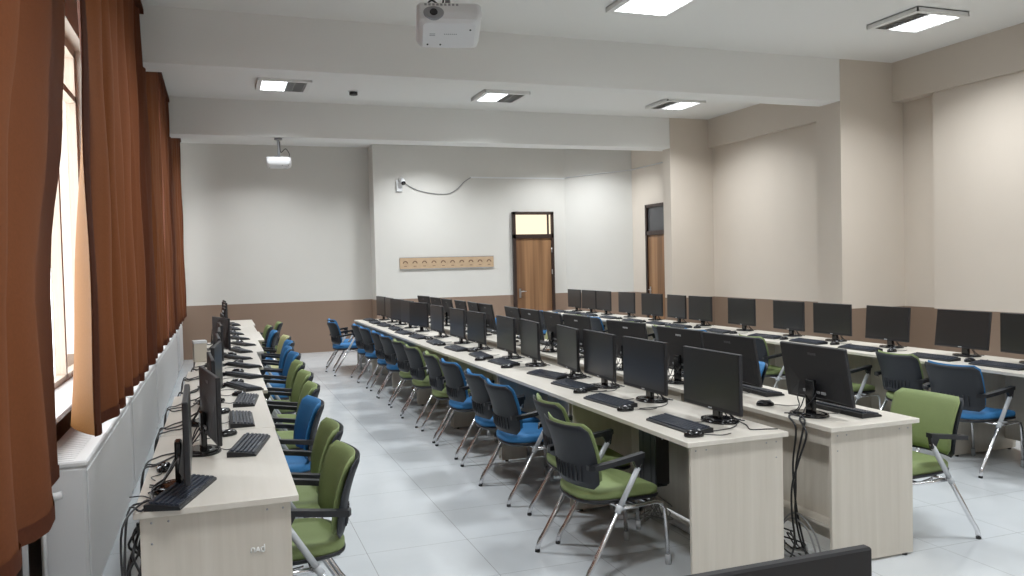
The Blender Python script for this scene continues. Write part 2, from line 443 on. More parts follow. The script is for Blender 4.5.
radiator(.4, 2.85, 'white radiator under the nearest curtain at the lower left corner')
radiator(4.33, 6.36, 'white radiator with its end and valve in view beside the nearest curtain', .755)
radiator(6.5, 8.85, 'white radiator second along the wall behind the nearest window side desks')
radiator(9.0, 13.3, 'longest white radiator, third along the wall under the curtains')
radiator(14.0, 15.3, 'short white radiator farthest away near the end wall')
pp = MB().tube([(-.86, 4.12, 0), (-.86, 4.12, 1.0)], .022, 12); o = ob('pipe_and_shade_strip', pp, M['white'])
tag(o, 'pale vertical heating pipe on the window wall beside the nearest curtain', 'pipe')
o = ob('pipe_and_shade_strip', MB().tube([(-.86, 3.96, 0), (-.86, 3.96, 1.0)], .03, 12), M['frame'])  # dark tube added in place of the shaded gap beside the radiator
tag(o, 'dark upright standing in for a shaded gap next to the pale pipe', 'pipe')

# ------------------------------------------------------------------ ceiling lights
def ceiling_light(x, y, label, lit_side, power=1.0, group='square louvred ceiling lights', proto=None):
    s = .325; zt = ZC-.001; zb = ZC-.048
    r = empty('ceiling_light', (x, y, zb))
    tag(r, label, 'ceiling light', group)
    h = MB(); d = zt-zb
    h.box(-s, s, -s, s, d-.008, d); 
    for a in (-1, 1):
        h.box(a*s-.012 if a > 0 else -s, s if a > 0 else -s+.012, -s, s, 0, d)
        h.box(-s, s, a*s-.012 if a > 0 else -s, s if a > 0 else -s+.012, 0, d)
    ob('housing', h, M['tray'], r)
    lv = MB(); g = .27
    for k in range(5): lv.box(-g+.02+k*(2*g-.04)/4-.004, -g+.02+k*(2*g-.04)/4+.004, -g, g, .001, .018)
    for k in range(11): lv.box(-g, g, -g+k*2*g/10-.002, -g+k*2*g/10+.002, .001, .016)
    ob('louvre', lv, M['mirror'], r)
    bx = MB().box(-s+.012, -g, -s+.012, s-.012, .0, .012); bx.box(g, s-.012, -s+.012, s-.012, .0, .012)
    bx.box(-g, g, -s+.012, -g, 0, .012); bx.box(-g, g, g, s-.012, 0, .012)
    ob('rim', bx, M['tray'], r)
    # lit lamp field and dark lamp field
    a, b = {'left': (-g, .03), 'right': (-.03, g), 'all': (-g, g)}[lit_side]
    ob('lamp_panel', MB().box(a, b, -g, g, .008, .012), M['lamp'], r)
    if lit_side != 'all':
        a2, b2 = (.035, g) if lit_side == 'left' else (-g, -.035)
        ob('reflector', MB().box(a2, b2, -g, g, .020, .024), M['mirror'], r)
    L = bpy.data.lights.new('tube_light', 'AREA'); L.shape = 'SQUARE'; L.size = .5; L.energy = LW*power; L.color = (.93, .97, 1.0)
    L.spread = R(138)
    lo = bpy.data.objects.new('tube_light', L); C.objects.link(lo); lo.parent = r; lo.location = (0, 0, -.004)
    return r
LW = 53
ceiling_light(3.79, 6.55, 'fully bright square ceiling light cut by the top of the view beside the projector', 'all')
ceiling_light(6.66, 6.35, 'square ceiling light near the right wall, in front of the nearest visible beam', 'right')
ceiling_light(.85, 6.5, 'square ceiling light over the window side aisle, in front of the nearest beam', 'left')
ceiling_light(.85, 10.75, 'square ceiling light between the beams above the window side desks', 'left')
ceiling_light(3.78, 10.8, 'square ceiling light between the beams, above the middle of the room', 'left')
ceiling_light(6.55, 10.75, 'square ceiling light between the beams, closest to the right wall', 'right')
for x, t in ((.85, 'window side'), (3.78, 'middle'), (6.6, 'door side')):
    ceiling_light(x, 14.4, 'square ceiling light beyond the far beam, on the %s' % t, 'all')
    ceiling_light(x, 2.3, 'square ceiling light overhead near the camera, on the %s' % t, 'all', .75)
for x, t in ((.85, 'window side'), (6.6, 'door side')):
    ceiling_light(x, -1.3, 'square ceiling light behind the camera, on the %s' % t, 'all', .6)

# ------------------------------------------------------------------ projectors
def projector(loc, rz, tilt, ztop, label, w=.36, dp=.27, h=.11):
    r = empty('projector', loc, rz); tag(r, label, 'projector')
    T = Matrix.Rotation(tilt, 4, 'X')
    b = MB(); prof = []
    hw, hd, hh = w/2, dp/2, h/2
    for (sc, z) in ((.80, -hh), (.93, -hh*.72), (1.0, -.1*hh), (1.0, hh*.8), (.96, hh)):
        ring = []
        for (sx, sy) in ((1, 1), (-1, 1), (-1, -1), (1, -1)):
            for k in range(5):
                a0 = {(1, 1): 0, (-1, 1): 90, (-1, -1): 180, (1, -1): 270}[(sx, sy)]+k*22.5
                ring.append(((sx*(hw*sc-.03)+.03*math.cos(R(a0))), (sy*(hd*sc-.03)+.03*math.sin(R(a0))), z))
        prof.append(ring)
    b.rings(prof, mat=T, sm=False); body = ob('body', b, M['whitep'], r)
    rec = MB(); T2 = T @ Matrix.Translation((-hw*.48, -hd+.028, -.012)) @ Matrix.Rotation(R(90), 4, 'X')
    rec.disc((0, 0), .062, .043, 0, .034, mat=T2); ob('lens_surround', rec, M['grey'], r)
    ln = MB().disc((0, 0), .026, .026, .030, .042, mat=T2, top=.8); ob('lens', ln, M['gloss'], r)
    vt = MB()
    for k in range(9): vt.box(-hw*.75+k*.024, -hw*.75+k*.024+.014, -hd-.001, -hd+.004, hh*.62, hh*.86, mat=T)
    ob('vent', vt, M['grey'], r)
    bt = MB()
    for (x0, y0_) in ((-.12, -.02), (-.12, -.005)): bt.box(x0, x0+.035, y0_, y0_+.006, -hh-.001, -hh+.002, mat=T)
    ob('button_print', bt, M['grey'], r); bt = MB()
    for k in range(7): bt.box(-.03+k*.012, -.023+k*.012, -.02, -.012, -hh-.001, -hh+.002, mat=T)
    ob('caption_print', bt, M['grey'], r)
    ft = MB()
    for (x0, y0_) in ((-.13, .085), (-.05, .085), (.13, -.06)): ft.disc((x0, y0_), .006, .006, -hh-.004, -hh+.002, 12, mat=T)
    ob('screw', ft, M['black'], r)
    mt = MB().box(-.05, .05, -.05, .05, hh-.005, hh+.02, mat=T)
    mt.tube([(0, 0, hh), (0, .0, ztop-.025)], .017, 12)
    for a in (-1, 1): mt.tube([(0, 0, hh+.05), (a*.09, a*.05, hh+.012)], .008)
    mt.disc((0, 0), .055, .055, ztop-.025, ztop, 20)
    ob('ceiling_bracket', mt, M['grey'], r)
    cb = MB().tube(smooth_path([(-.13, .09, hh), (-.15, .11, hh+.05), (-.10, .1, hh+.13), (-.03, .05, hh+.09), (-.02, .03, min(ztop-.05, .34))]), .006, 6)
    ob('power_cord', cb, M['cable'], r)
    return r
projector((1.40, 4.95, 3.13), R(-12), R(-22), ZC-3.13-.001, 'large white ceiling projector seen from below at the top of the view', .40, .30, .13)
projector((.86, 12.05, 3.15), R(180-6), R(8), ZB-3.15-.001, 'small white projector hanging from the far beam above the window side aisle', .34, .26, .11)
o = ob('smoke_detector', MB().disc((1.78, 11.04), .055, .055, ZC-.05, ZC-.001, 20), M['black']); tag(o, 'small black detector on the ceiling between the two beams', 'detector')
ob('mounting_plate', MB().disc((1.78, 11.04), .07, .07, ZC-.012, ZC-.0005, 20), M['whitep'], o)

# ------------------------------------------------------------------ security camera, sign
r = empty('security_camera', (3.36, 15.7, 3.25)); tag(r, 'white security camera with a dark lens high on the far wall', 'camera')
ob('junction_box', MB().box(-.06, .06, -.05, 0, -.16, .06, b=.01), M['whitep'], r)
b = MB(); b.tube([(.02, -.05, .07), (.045, -.14, .03), (.05, -.16, .0)], [.05, .048, .046], 16); ob('camera_body', b, M['whitep'], r)
b = MB(); b.tube([(.05, -.155, .005), (.055, -.175, -.02)], .043, 16); ob('lens', b, M['gloss'], r)
b = MB(); b.tube([(-.02, -.02, .05), (0, -.05, .10), (.06, -.06, .09), (.10, -.03, .03)], .012, 8); ob('bracket_arm', b, M['grey'], r)
o = ob('camera_cable', MB().tube(smooth_path([(3.46, 15.685, 3.26), (3.7, 15.685, 3.13), (4.0, 15.685, 3.06), (4.32, 15.685, 3.05), (4.52, 15.685, 3.14), (4.68, 15.685, 3.29), (4.82, 15.685, 3.38)], 6), .009, 6), M['gcable'])
tag(o, 'grey cable sagging along the far wall from the security camera', 'cable')
sg = ob('wall_board', MB().box(3.33, 5.26, 15.675, 15.699, 1.575, 1.80, b=.004), M['pine']); tag(sg, 'long tan board with ten printed arches on the far wall beside the door', 'sign')
ar = MB(); tx = MB()
for k in range(10):
    cx = 3.44+k*.191
    for q in range(8):
        a0 = PI*q/8; a1 = PI*(q+1)/8
        vs = [(cx+rr*math.cos(a), 15.673, 1.685+rr*math.sin(a)) for a in (a0, a1) for rr in (.030, .052)]
        ar.add(vs, [(0, 1, 3, 2)])
    tx.box(cx-.028, cx+.028, 15.672, 15.6745, 1.625, 1.637)
ob('arch_print', ar, M['ink'], sg); ob('caption_print', tx, M['ink'], sg)
fr = MB(); fr.box(3.325, 5.265, 15.672, 15.678, 1.795, 1.805); fr.box(3.325, 5.265, 15.672, 15.678, 1.57, 1.58); ob('edge_strip', fr, M['grey'], sg)

# ------------------------------------------------------------------ desks
UL = 1.485
def make_desk(name, depth, length, flip):
    """local: x from 0 (user edge) to depth, y from 0 to length; flip mirrors x"""
    sx = -1 if flip else 1
    def B(x0, x1, *a, **k):
        m = MB(); u, v = sorted((sx*x0, sx*x1)); return m.box(u, v, *a, **k)
    r = empty(name)
    ob('desktop', B(0, depth, .0015, length-.0015, .725, .75, b=.002), M['top'], r)
    for y0 in (.025, length-.043): ob('side_panel', B(.03, depth-.02, y0, y0+.018, .012, .725), M['side'], r)
    ob('modesty_panel', B(depth-.14, depth-.122, .043, length-.043, .10, .725), M['side'], r)
    ob('rear_rail', B(depth-.05, depth-.032, .043, length-.043, .64, .725), M['side'], r)
    ob('lower_shelf', B(depth-.12, depth-.03, .043, length-.043, .20, .218), M['side'], r)
    for y0 in (.034, length-.034):
        for x0 in (.08, depth-.08):
            f = MB().disc((sx*x0, y0), .014, .014, 0, .012, 12); ob('foot', f, M['rubber'], r)
    for (x0, z0) in ((.06, .70), (.12, .70), (depth-.12, .70), (depth-.06, .70), (depth-.06, .62)):
        ob('screw_cap', MB().tube([(sx*x0, .0255, z0), (sx*x0, .0235, z0)], .0045, 8), M['grey'], r)
    register(r); return r
ORD = ['nearest', 'second', 'third', 'fourth', 'fifth', 'sixth', 'seventh', 'eighth', 'ninth', 'tenth', 'eleventh', 'twelfth', 'thirteenth', 'fourteenth', 'fifteenth']
def nth(i, n):
    return 'farthest' if i == n-1 else (ORD[i] if i else 'nearest')
ROW = {'A': 'left central desk row', 'B': 'right central desk row',
       'C': 'right wall desk row', 'D': 'window side desk row'}
def place_desks(key, proto, units, group):
    for i, (x, y, rz) in enumerate(units):
        o = proto if i == 0 else copy_tree(proto)
        o.location = (x, y, 0); o.rotation_euler = (0, 0, R(rz))
        tag(o, 'pale ash desk, %s in the %s' % (nth(i, len(units)), ROW[key]), 'desk', group)
dA = make_desk('computer_desk', .597, UL, False)
place_desks('A', dA, [(2.13+(.003*((i*7) % 3-1)), 3.43+UL*i, 0) for i in range(7)], 'desks of the central left row')
dB = make_desk('computer_desk', .597, UL, True)
place_desks('B', dB, [(3.573+(.003*((i*5) % 3-1)), 3.405+UL*i, 0) for i in range(7)], 'desks of the central right row')
dC = make_desk('computer_desk', .74, UL, False)
place_desks('C', dC, [(5.50+(.004*((i*5) % 3-1)), 3.50+UL*i, 0) for i in range(7)], 'desks along the right wall')
dD = make_desk('computer_desk', .60, UL, True)
DX = [.27, .275, .315, .36, .44, .52, .50, .53]
place_desks('D', dD, [(DX[i], 3.31+1.492*i, 0) for i in range(8)], 'desks under the curtains')
# pale chalk scribble on the nearest window side desk
s = MB()
def strokes(P, org, sc, th=.006):
    for (a, b) in P:
        s.tube([(org[0]+a[0]*sc, org[1], org[2]+a[1]*sc), (org[0]+b[0]*sc, org[1], org[2]+b[1]*sc)], th/2, 5)
mk = [((0, 0), (0, 1.1)), ((0, 1.1), (.7, 1.1)), ((.7, 1.1), (.7, .1)), ((1, .1), (1.5, 1.2)), ((1.5, 1.2), (1.9, .1)), ((1.0, .5), (1.8, .5)),
      ((2.2, .1), (2.2, 1.0)), ((2.2, 1.0), (2.8, 1.2)), ((2.2, .1), (2.9, .1)), ((2.9, .1), (2.95, 1.7))]
strokes(mk, (.085, 3.3335, .535), .017)
k = bpy.data.objects.new('chalk_scribble', s.mesh('chalk_scribble', M['chalk'])); C.objects.link(k); k.parent = dD
k.matrix_parent_inverse = Matrix.Translation(dD.location).inverted(); k['label'] = 'white handwritten scribble'

# ------------------------------------------------------------------ monitors
def make_monitor(tilt=0, logo='dimlogo'):
    """base centre at origin, faces local +X"""
    r = empty('monitor'); W, H0, H1 = .545, .07, .395
    T = Matrix.Translation((.06, 0, .23)) @ Matrix.Rotation(R(-tilt), 4, 'Y') @ Matrix.Translation((-.06, 0, -.23))
    def TR(): return T
    b = MB(); b.box(.058, .080, -W/2, W/2, H0, H1, b=.004, mat=T)
    b.add([(.058, -.24, .085), (.058, .24, .085), (.058, .22, .26), (.058, -.22, .26), (.036, -.15, .10), (.036, .15, .10), (.050, .13, .18), (.050, -.13, .18)],
          [(4, 7, 6, 5), (0, 4, 5, 1), (1, 5, 6, 2), (2, 6, 7, 3), (3, 7, 4, 0)], mat=T)
    ob('housing', b, M['blackm'], r)
    ob('screen', MB().box(.0795, .0812, -W/2+.009, W/2-.009, H0+.022, H1-.009, mat=T), M['screen'], r)
    n = MB().box(.018, .046, -.035, .035, .015, .20, b=.006)
    ob('neck', n, M['gloss'], r)
    bs = MB().disc((.02, 0), .095, .125, 0, .012, 36, top=.97); bs.disc((.02, 0), .085, .115, .012, .018, 36, top=.6)
    ob('base', bs, M['gloss'], r)
    lg = MB()
    for k, (a, c) in enumerate(((-.036, .016), (-.017, .012), (-.002, .012), (.013, .018))):
        lg.box(.0565, .0585, a, a+c, .338+.002*(k % 2), .352, mat=T)
    ob('logo', lg, M[logo], r)
    lg2 = MB().box(.0805, .0815, -.018, .018, H0+.006, H0+.013, mat=T); ob('brand_mark', lg2, M['logo'], r)
    pt = MB()
    for k in range(4): pt.box(.03, .036, -.10+k*.05, -.065+k*.05, .125, .14, mat=T)
    ob('port', pt, M['grey'], r)
    cd = MB()
    for k, (dy, ry) in enumerate(((-.05, -.02), (.03, .02), (.09, .035))):
        cd.tube(smooth_path([(.03, dy, .13), (.005, dy*.9, .09), (-.02, ry, .05), (-.05, ry*1.5, .012), (-.085, ry*2.4, .006)], 4), .0035, 5)
    ob('signal_cord', cd, M['cable'], r)
    register(r); return r
def make_keyboard():
    """centre at origin, length along Y, typing edge towards -X"""
    r = empty('keyboard'); L, D = .44, .135
    b = MB(); pf = [(-D/2, 0), (D/2, 0), (D/2, .024), (D/2-.02, .026), (-D/2+.004, .012), (-D/2, .008)]
    vs = [(x, y, z) for y in (-L/2, L/2) for (x, z) in pf]; n = len(pf)
    fs = [tuple(range(n)), tuple(range(2*n-1, n-1, -1))]+[(i, i+n, (i+1) % n+n, (i+1) % n) for i in range(n)]
    b.add(vs, fs); ob('case', b, M['black'], r)
    k = MB(); sl = (.026-.012)/(D-.024)
    def key(x, y0, y1):
        z = .012+(x+D/2-.004)*sl; k.add([(x-.0075, y0, z), (x+.0075, y0, z+.015*sl), (x+.0075, y1, z+.015*sl), (x-.0075, y1, z),
            (x-.006, y0+.0018, z+.007), (x+.006, y0+.0018, z+.008), (x+.006, y1-.0018, z+.008), (x-.006, y1-.0018, z+.007)],
            [(4, 5, 6, 7), (0, 1, 5, 4), (1, 2, 6, 5), (2, 3, 7, 6), (3, 0, 4, 7)])
    for rI in range(6):
        x = -D/2+.016+rI*.0185+(.004 if rI == 5 else 0); y = L/2-.012
        segs = [(15, .0185)]
        while y > -L/2+.13:
            w = .0185
            if rI == 0 and abs(y-.06) < .02: w = .105
            key(x, y-w+.0015, y); y -= w
        for q in range(3): key(x, -L/2+.115-q*.0-.0185*(q+1)+.0015+.0, -L/2+.115-.0185*q)
        for q in range(3): key(x, -L/2+.055-.0170*(q+1)+.0015+.004, -L/2+.055-.0170*q+.004)
    ob('keys', k, M['keys'], r)
    c = MB().tube(smooth_path([(D/2, .05, .012), (D/2+.03, .06, .005), (D/2+.08, .02, .005), (D/2+.13, .03, .005)], 5), .0025, 5)
    ob('cord', c, M['cable'], r)
    register(r); return r
def make_mouse():
    r = empty('mouse'); rg = []
    for (z, k) in ((0, .92), (.008, 1.0), (.018, .93), (.027, .72), (.033, .38)):
        rg.append([(.054*k*math.cos(2*PI*i/20)-(.004 if z > .02 else 0), .031*k*math.sin(2*PI*i/20), z) for i in range(20)])
    ob('body', MB().rings(rg), M['gloss'], r)
    ob('scroll_wheel', MB().tube([(.026, -.004, .029), (.026, .004, .029)], .008, 12), M['grey'], r)
    c = MB().tube(smooth_path([(.05, 0, .008), (.09, .006, .004), (.14, -.02, .004), (.20, .01, .004)], 5), .0024, 5)
    ob('cord', c, M['cable'], r)
    register(r); return r
monA = make_monitor(0); monB = make_monitor(10); monL = make_monitor(9, 'logo'); monT = make_monitor(7); monU = make_monitor(4)
KB = make_keyboard(); MS = make_mouse()
FIRST = {}
def inst(proto, loc, rz):
    if FIRST.get(proto.name): o = copy_tree(proto)
    else: FIRST[proto.name] = True; o = proto
    o.location = loc; o.rotation_euler = (0, 0, rz); return o
ZD = .7505
def view(key): return {'A': 'screen side in view', 'B': 'seen from its back', 'C': 'screen side in view', 'D': 'seen nearly edge on'}[key]
def place_mons(key, L, bx, face, protos, group, notes={}):
    n = len(L)
    for i, (y, a) in enumerate(L):
        x = bx(y) if callable(bx) else bx
        rz = R(a)+(0 if face > 0 else PI)
        o = inst(protos(i), (x, y, ZD), rz)
        lab = notes.get(i, 'black monitor %s, %s in the %s' % (view(key), nth(i, n), ROW[key]))
        tag(o, lab, 'monitor', group)
A = [(3.83, 0), (4.58, 0), (5.23, 3), (5.78, 7), (6.6, 5), (7.23, 2), (8.17, -2), (8.89, -1), (9.81, -1), (10.80, -13), (11.5, -6), (12.2, -9), (12.8, -1), (13.5, -4)]
A = [(y, -a) for y, a in A]
B = [(3.75, -1), (4.56, 2), (5.17, 3), (5.99, 7), (6.98, 2), (7.57, -5), (8.2, 0), (8.76, -3), (9.74, -1), (10.28, -4), (10.88, -1), (11.6, 0), (12.25, 1), (13.02, 6)]
Cc = [(4.66, -4), (5.29, -1), (6.13, -1), (6.88, 1), (7.57, -2), (8.45, 0), (9.36, 0), (9.95, -4), (10.65, 4), (11.44, -1), (12.25, -1), (12.83, 1), (13.44, 0)]
Dm = [(3.62, 1), (4.30, 9), (5.10, 3), (5.90, -5), (6.62, 2), (7.35, 0), (8.1, 3), (9.15, 17), (9.9, 2), (10.6, 0), (11.5, 4), (12.4, 3), (13.4, 6), (14.2, 3)]
def dxm(y):
    T = [(3.6, -.215), (4.34, -.125), (5.1, -.13), (5.9, -.10), (9.15, -.06), (12.4, 0), (20, .02)]
    for (a, u), (b, v) in zip(T, T[1:]):
        if y <= b: return u+(v-u)*max(0, (y-a))/(b-a)
    return 0
place_mons('A', A, 2.60, -1, lambda i: monA, 'monitors of the central left row')
place_mons('B', B, 3.10, 1, lambda i: monL if i in (2, 3, 4, 6) else monB, 'monitors of the central right row')
place_mons('C', Cc, 6.10, -1, lambda i: {1: monT, 2: monU}.get(i, monA), 'monitors along the right wall')
place_mons('D', Dm, dxm, 1, lambda i: monA, 'monitors under the curtains',
           {1: 'black monitor turned so its back shows, second from the camera under the curtains',
            7: 'black monitor turned with its whole back showing, eighth in the desk row under the curtains'})
def place_kb(key, L, face, mice, gk):
    n = len(L)
    for i, (x, y, a) in enumerate(L):
        rz = R(a)+(0 if face > 0 else PI)
        o = inst(KB, (x, y, ZD), rz)
        tag(o, 'black keyboard in front of the %s monitor of the %s' % ({'nearest': 'nearest'}.get(nth(i, n), nth(i, n)), ROW[key]), 'keyboard', 'keyboards on the '+gk)
        mx, my, ma = mice(i, x, y)
        m = inst(MS, (mx, my, ZD), R(ma)+(0 if face > 0 else PI))
        tag(m, 'black mouse beside the keyboard of the %s monitor in the %s' % (nth(i, n), ROW[key]), 'mouse', 'mice on the '+gk)
kA = [(2.30, 3.80, 2), (2.30, 4.62, 4), (2.37, 5.33, 6), (2.42, 5.93, 10), (2.37, 6.86, 3), (2.36, 7.50, -3), (2.33, 8.26, 2), (2.31, 9.05, -3), (2.30, 9.86, 2), (2.28, 10.6, 4), (2.32, 11.35, -2), (2.31, 12.1, 3), (2.30, 12.8, 0), (2.33, 13.5, 2)]
mA = {0: (2.235, 3.545), 1: (2.26, 4.33), 2: (2.30, 5.06), 3: (2.50, 5.66), 4: (2.30, 6.57), 5: (2.26, 7.2), 6: (2.42, 7.97)}
rnd = random.Random(4)
place_kb('A', kA, 1, lambda i, x, y: (*mA.get(i, (x+rnd.uniform(-.03, .08), y-.30)), rnd.uniform(-15, 15)), 'central left row')
kB = [(3.36, y, rnd.uniform(-5, 5)) for y, a in B]
place_kb('B', kB, -1, lambda i, x, y: ((2.975+.11, 4.10, 150) if i == 0 else (x-.02, y+.295, rnd.uniform(-15, 15))), 'central right row')
kC = [(5.70+rnd.uniform(-.02, .03), y+.0, rnd.uniform(-4, 4)) for y, a in Cc]
place_kb('C', kC, 1, lambda i, x, y: (x+rnd.uniform(.0, .1), y-.30, rnd.uniform(-15, 15)), 'right wall row')
kD = [(-.165, 3.51, -17), (.12, 4.31, -12), (.10, 5.08, 0), (.15, 5.80, -6), (.15, 6.49, 20), (.17, 7.19, 28), (.19, 7.94, 26), (.14, 8.69, 25), (.2, 9.4, 15), (.25, 10.2, 20), (.22, 11.1, 18), (.2, 11.95, 10), (.2, 12.9, 5), (.22, 13.9, 5)]
mD = {0: (-.26, 3.98, 80), 1: (.02, 4.66, 30), 2: (-.00, 5.40, 40)}
place_kb('D', kD, -1, lambda i, x, y: mD.get(i, (x-.04, y+.30, rnd.uniform(-20, 30))), 'window side row')

# monitor in the foreground on its own desk
o = copy_tree(monA); o.location = (.772, 1.04, ZD); o.rotation_euler = (0, 0, R(90)); tag(o, 'black monitor in the foreground, only its top showing at the bottom edge', 'monitor')
o = copy_tree(dA); o.location = (.05, .72, 0); o.location = (1.48, .62, 0); o.rotation_euler = (0, 0, R(90)); tag(o, 'pale ash desk below the view carrying the foreground monitor', 'desk')

# ------------------------------------------------------------------ chairs
def make_chair(cm, film=True):
    r = empty('office_chair')
    def outline(n, hx0, hx1, hy, p=3.2):
        out = []
        for i in range(n):
            a = 2*PI*i/n; c, s_ = math.cos(a), math.sin(a)
            x = abs(c)**(2/p)*(1 if c > 0 else -1); y = abs(s_)**(2/p)*(1 if s_ > 0 else -1)
            out.append(((hx0+hx1)/2+x*(hx1-hx0)/2, y*hy*(1-.05*(x < 0)*abs(x)), x))
        return out
    def slab(z0, z1, grow, levels, front_drop=.022):
        rg = []
        for (t, k) in levels:
            ol = outline(36, -.20-grow, .285+grow, .232+grow)
            rg.append([(.02+(x-.02)*k, y*k, z0+(z1-z0)*t-front_drop*max(0, xx)**3+.012*(y/.23)**2) for (x, y, xx) in ol])
        return rg
    ob('seat', MB().rings(slab(.388, .444, 0, ((0, .97), (.25, 1), (.65, 1), (.88, .95), (1, .82), (1.0, .5)))), cm, r)
    ob('seat_shell', MB().rings(slab(.362, .391, .004, ((0, .86), (.5, .98), (1, 1)))), M['black'], r)
    # backrest
    def back(u, v, off, hw, z0, z1):
        y = u*hw*(1+.06*v); z = z0+(z1-z0)*v
        if v > .98: pass
        zc = z+.009*abs(u)**2.5*v
        lean = -.190-.080*(v)+.02*math.sin(v*PI)
        return (lean+.062*u*u+off, y, zc)
    def pad(z0, z1, hw, o0, o1, r_=.12, nu=15, nv=12):
        # closed cushion: front face and back face joined round the rim
        mb = MB(); F = []; Bk = []
        def sh(u, v):
            # rounded corners
            uu = max(-1, min(1, u)); k = 1
            dv = abs(v-.5)*2
            if dv > .75: k = 1-.14*((dv-.75)/.25)**2.4
            return uu*k
        for side, off in ((0, o1), (1, o0)):
            vs = []
            for j in range(nv):
                v = j/(nv-1)
                for i in range(nu):
                    u = -1+2*i/(nu-1); e = max(abs(u), abs(2*v-1)); rim = max(0, (e-.82)/.18)
                    o_ = off+(o0-o1)*(-.0)-(off-(o0+o1)/2)*(rim**2)*.8
                    vs.append(back(sh(u, v), v, o_, hw, z0, z1))
            (F if side == 0 else Bk).extend(vs)
        base = F+Bk; n = nu*nv; fs = []
        for j in range(nv-1):
            for i in range(nu-1):
                a = j*nu+i; fs.append((a, a+1, a+nu+1, a+nu)); fs.append((n+a, n+a+nu, n+a+nu+1, n+a+1))
        rim = [j*nu for j in range(nv)]; 
        for j in range(nv-1):
            fs.append((j*nu, (j+1)*nu, n+(j+1)*nu, n+j*nu)); a = j*nu+nu-1; fs.append((a, n+a, n+a+nu, a+nu))
        for i in range(nu-1):
            fs.append((i, n+i, n+i+1, i+1)); a = (nv-1)*nu+i; fs.append((a, a+1, n+a+1, n+a))
        mb.add(base, fs, 0, True); return mb
    ob('backrest', pad(.480, .806, .219, -.004, .022), cm, r)
    sh_ = ob('back_shell', pad(.462, .797, .229, -.024, -.001), M['shell'], r)
    rb = MB()
    for k in range(9):
        u = -.62+k*.155
        p = [back(u, v, -.0275, .222, .462, .793) for v in (.10, .22, .34)]
        rb.tube(p, .0045, 5)
    ob('ribs', rb, M['black'], sh_)
    for s in (-1, 1):
        a = MB()
        P = [(-.205, s*.222, .585), (-.19, s*.262, .590), (-.08, s*.272, .606), (.06, s*.272, .626), (.10, s*.270, .632)]
        for (p, q) in zip(P, P[1:]):
            d = .013; w = .020 if p[0] > -.2 else .015
            vs = [(p[0], p[1]-w, p[2]-d), (p[0], p[1]+w, p[2]-d), (p[0], p[1]+w, p[2]+d), (p[0], p[1]-w, p[2]+d),
                  (q[0], q[1]-w, q[2]-d), (q[0], q[1]+w, q[2]-d), (q[0], q[1]+w, q[2]+d), (q[0], q[1]-w, q[2]+d)]
            a.add(vs, [(0, 1, 2, 3), (7, 6, 5, 4), (0, 4, 5, 1), (1, 5, 6, 2), (2, 6, 7, 3), (3, 7, 4, 0)])
        a.add([(.10, s*.27-.011, .626), (.085, s*.27-.011, .555), (.06, s*.27-.011, .56), (.03, s*.27-.011, .615),
               (.10, s*.27+.011, .626), (.085, s*.27+.011, .555), (.06, s*.27+.011, .56), (.03, s*.27+.011, .615)],
              [(0, 1, 2, 3), (7, 6, 5, 4), (0, 4, 5, 1), (1, 5, 6, 2), (2, 6, 7, 3), (3, 7, 4, 0)])
        ob('armrest', a, M['black'], r)
    for s in (-1, 1):
        rl = MB().tube([(.082, s*.268, .585), (-.215, s*.283, .105), (-.238, s*.284, .075), (-.252, s*.285, .05), (-.262, s*.285, .012)], .0135, 10)
        lg = ob('leg', rl, M['chrome'], r)
        ob('foot_cap', MB().tube([(-.2615, s*.285, .014), (-.2622, s*.285, 0.0)], .0145, 10), M['rubber'], lg)
        if film:
            f = MB().tube([(.070, s*.2686, .566), (-.047, s*.2745, .378)], [.0153, .0149], 10); f.tube([(-.045, s*.2745, .381), (-.066, s*.2755, .347)], [.02, .017], 10)
            ob('film_wrap', f, M['film'], lg)
        fl = MB().tube([(-.04, s*.262, .365), (.06, s*.25, .360), (.20, s*.225, .357), (.245, s*.217, .344), (.266, s*.213, .31), (.275, s*.212, .24), (.285, s*.212, .012)], .0115, 10)
        lg = ob('leg', fl, M['chrome'], r)
        ob('foot_cap', MB().tube([(.284, s*.212, .055), (.2855, s*.212, 0.0)], .0155, 10), M['film'], lg)
    cbm = MB().tube([(-.03, -.27, .366), (-.03, .27, .366)], .010, 8); cbm.tube([(.17, -.226, .352), (.17, .226, .352)], .009, 8)
    cbm.tube([(.0, -.20, .362), (.10, -.2, .346), (.10, .2, .346), (0, .2, .362)], .007, 8)
    ob('cross_tube', cbm, M['chrome'], r)
    register(r); return r
chB = make_chair(M['blue']); chG = make_chair(M['green']); chO = make_chair(M['olive'])
CH = {'b': (chB, 'blue'), 'g': (chG, 'green'), 'o': (chO, 'pale olive')}
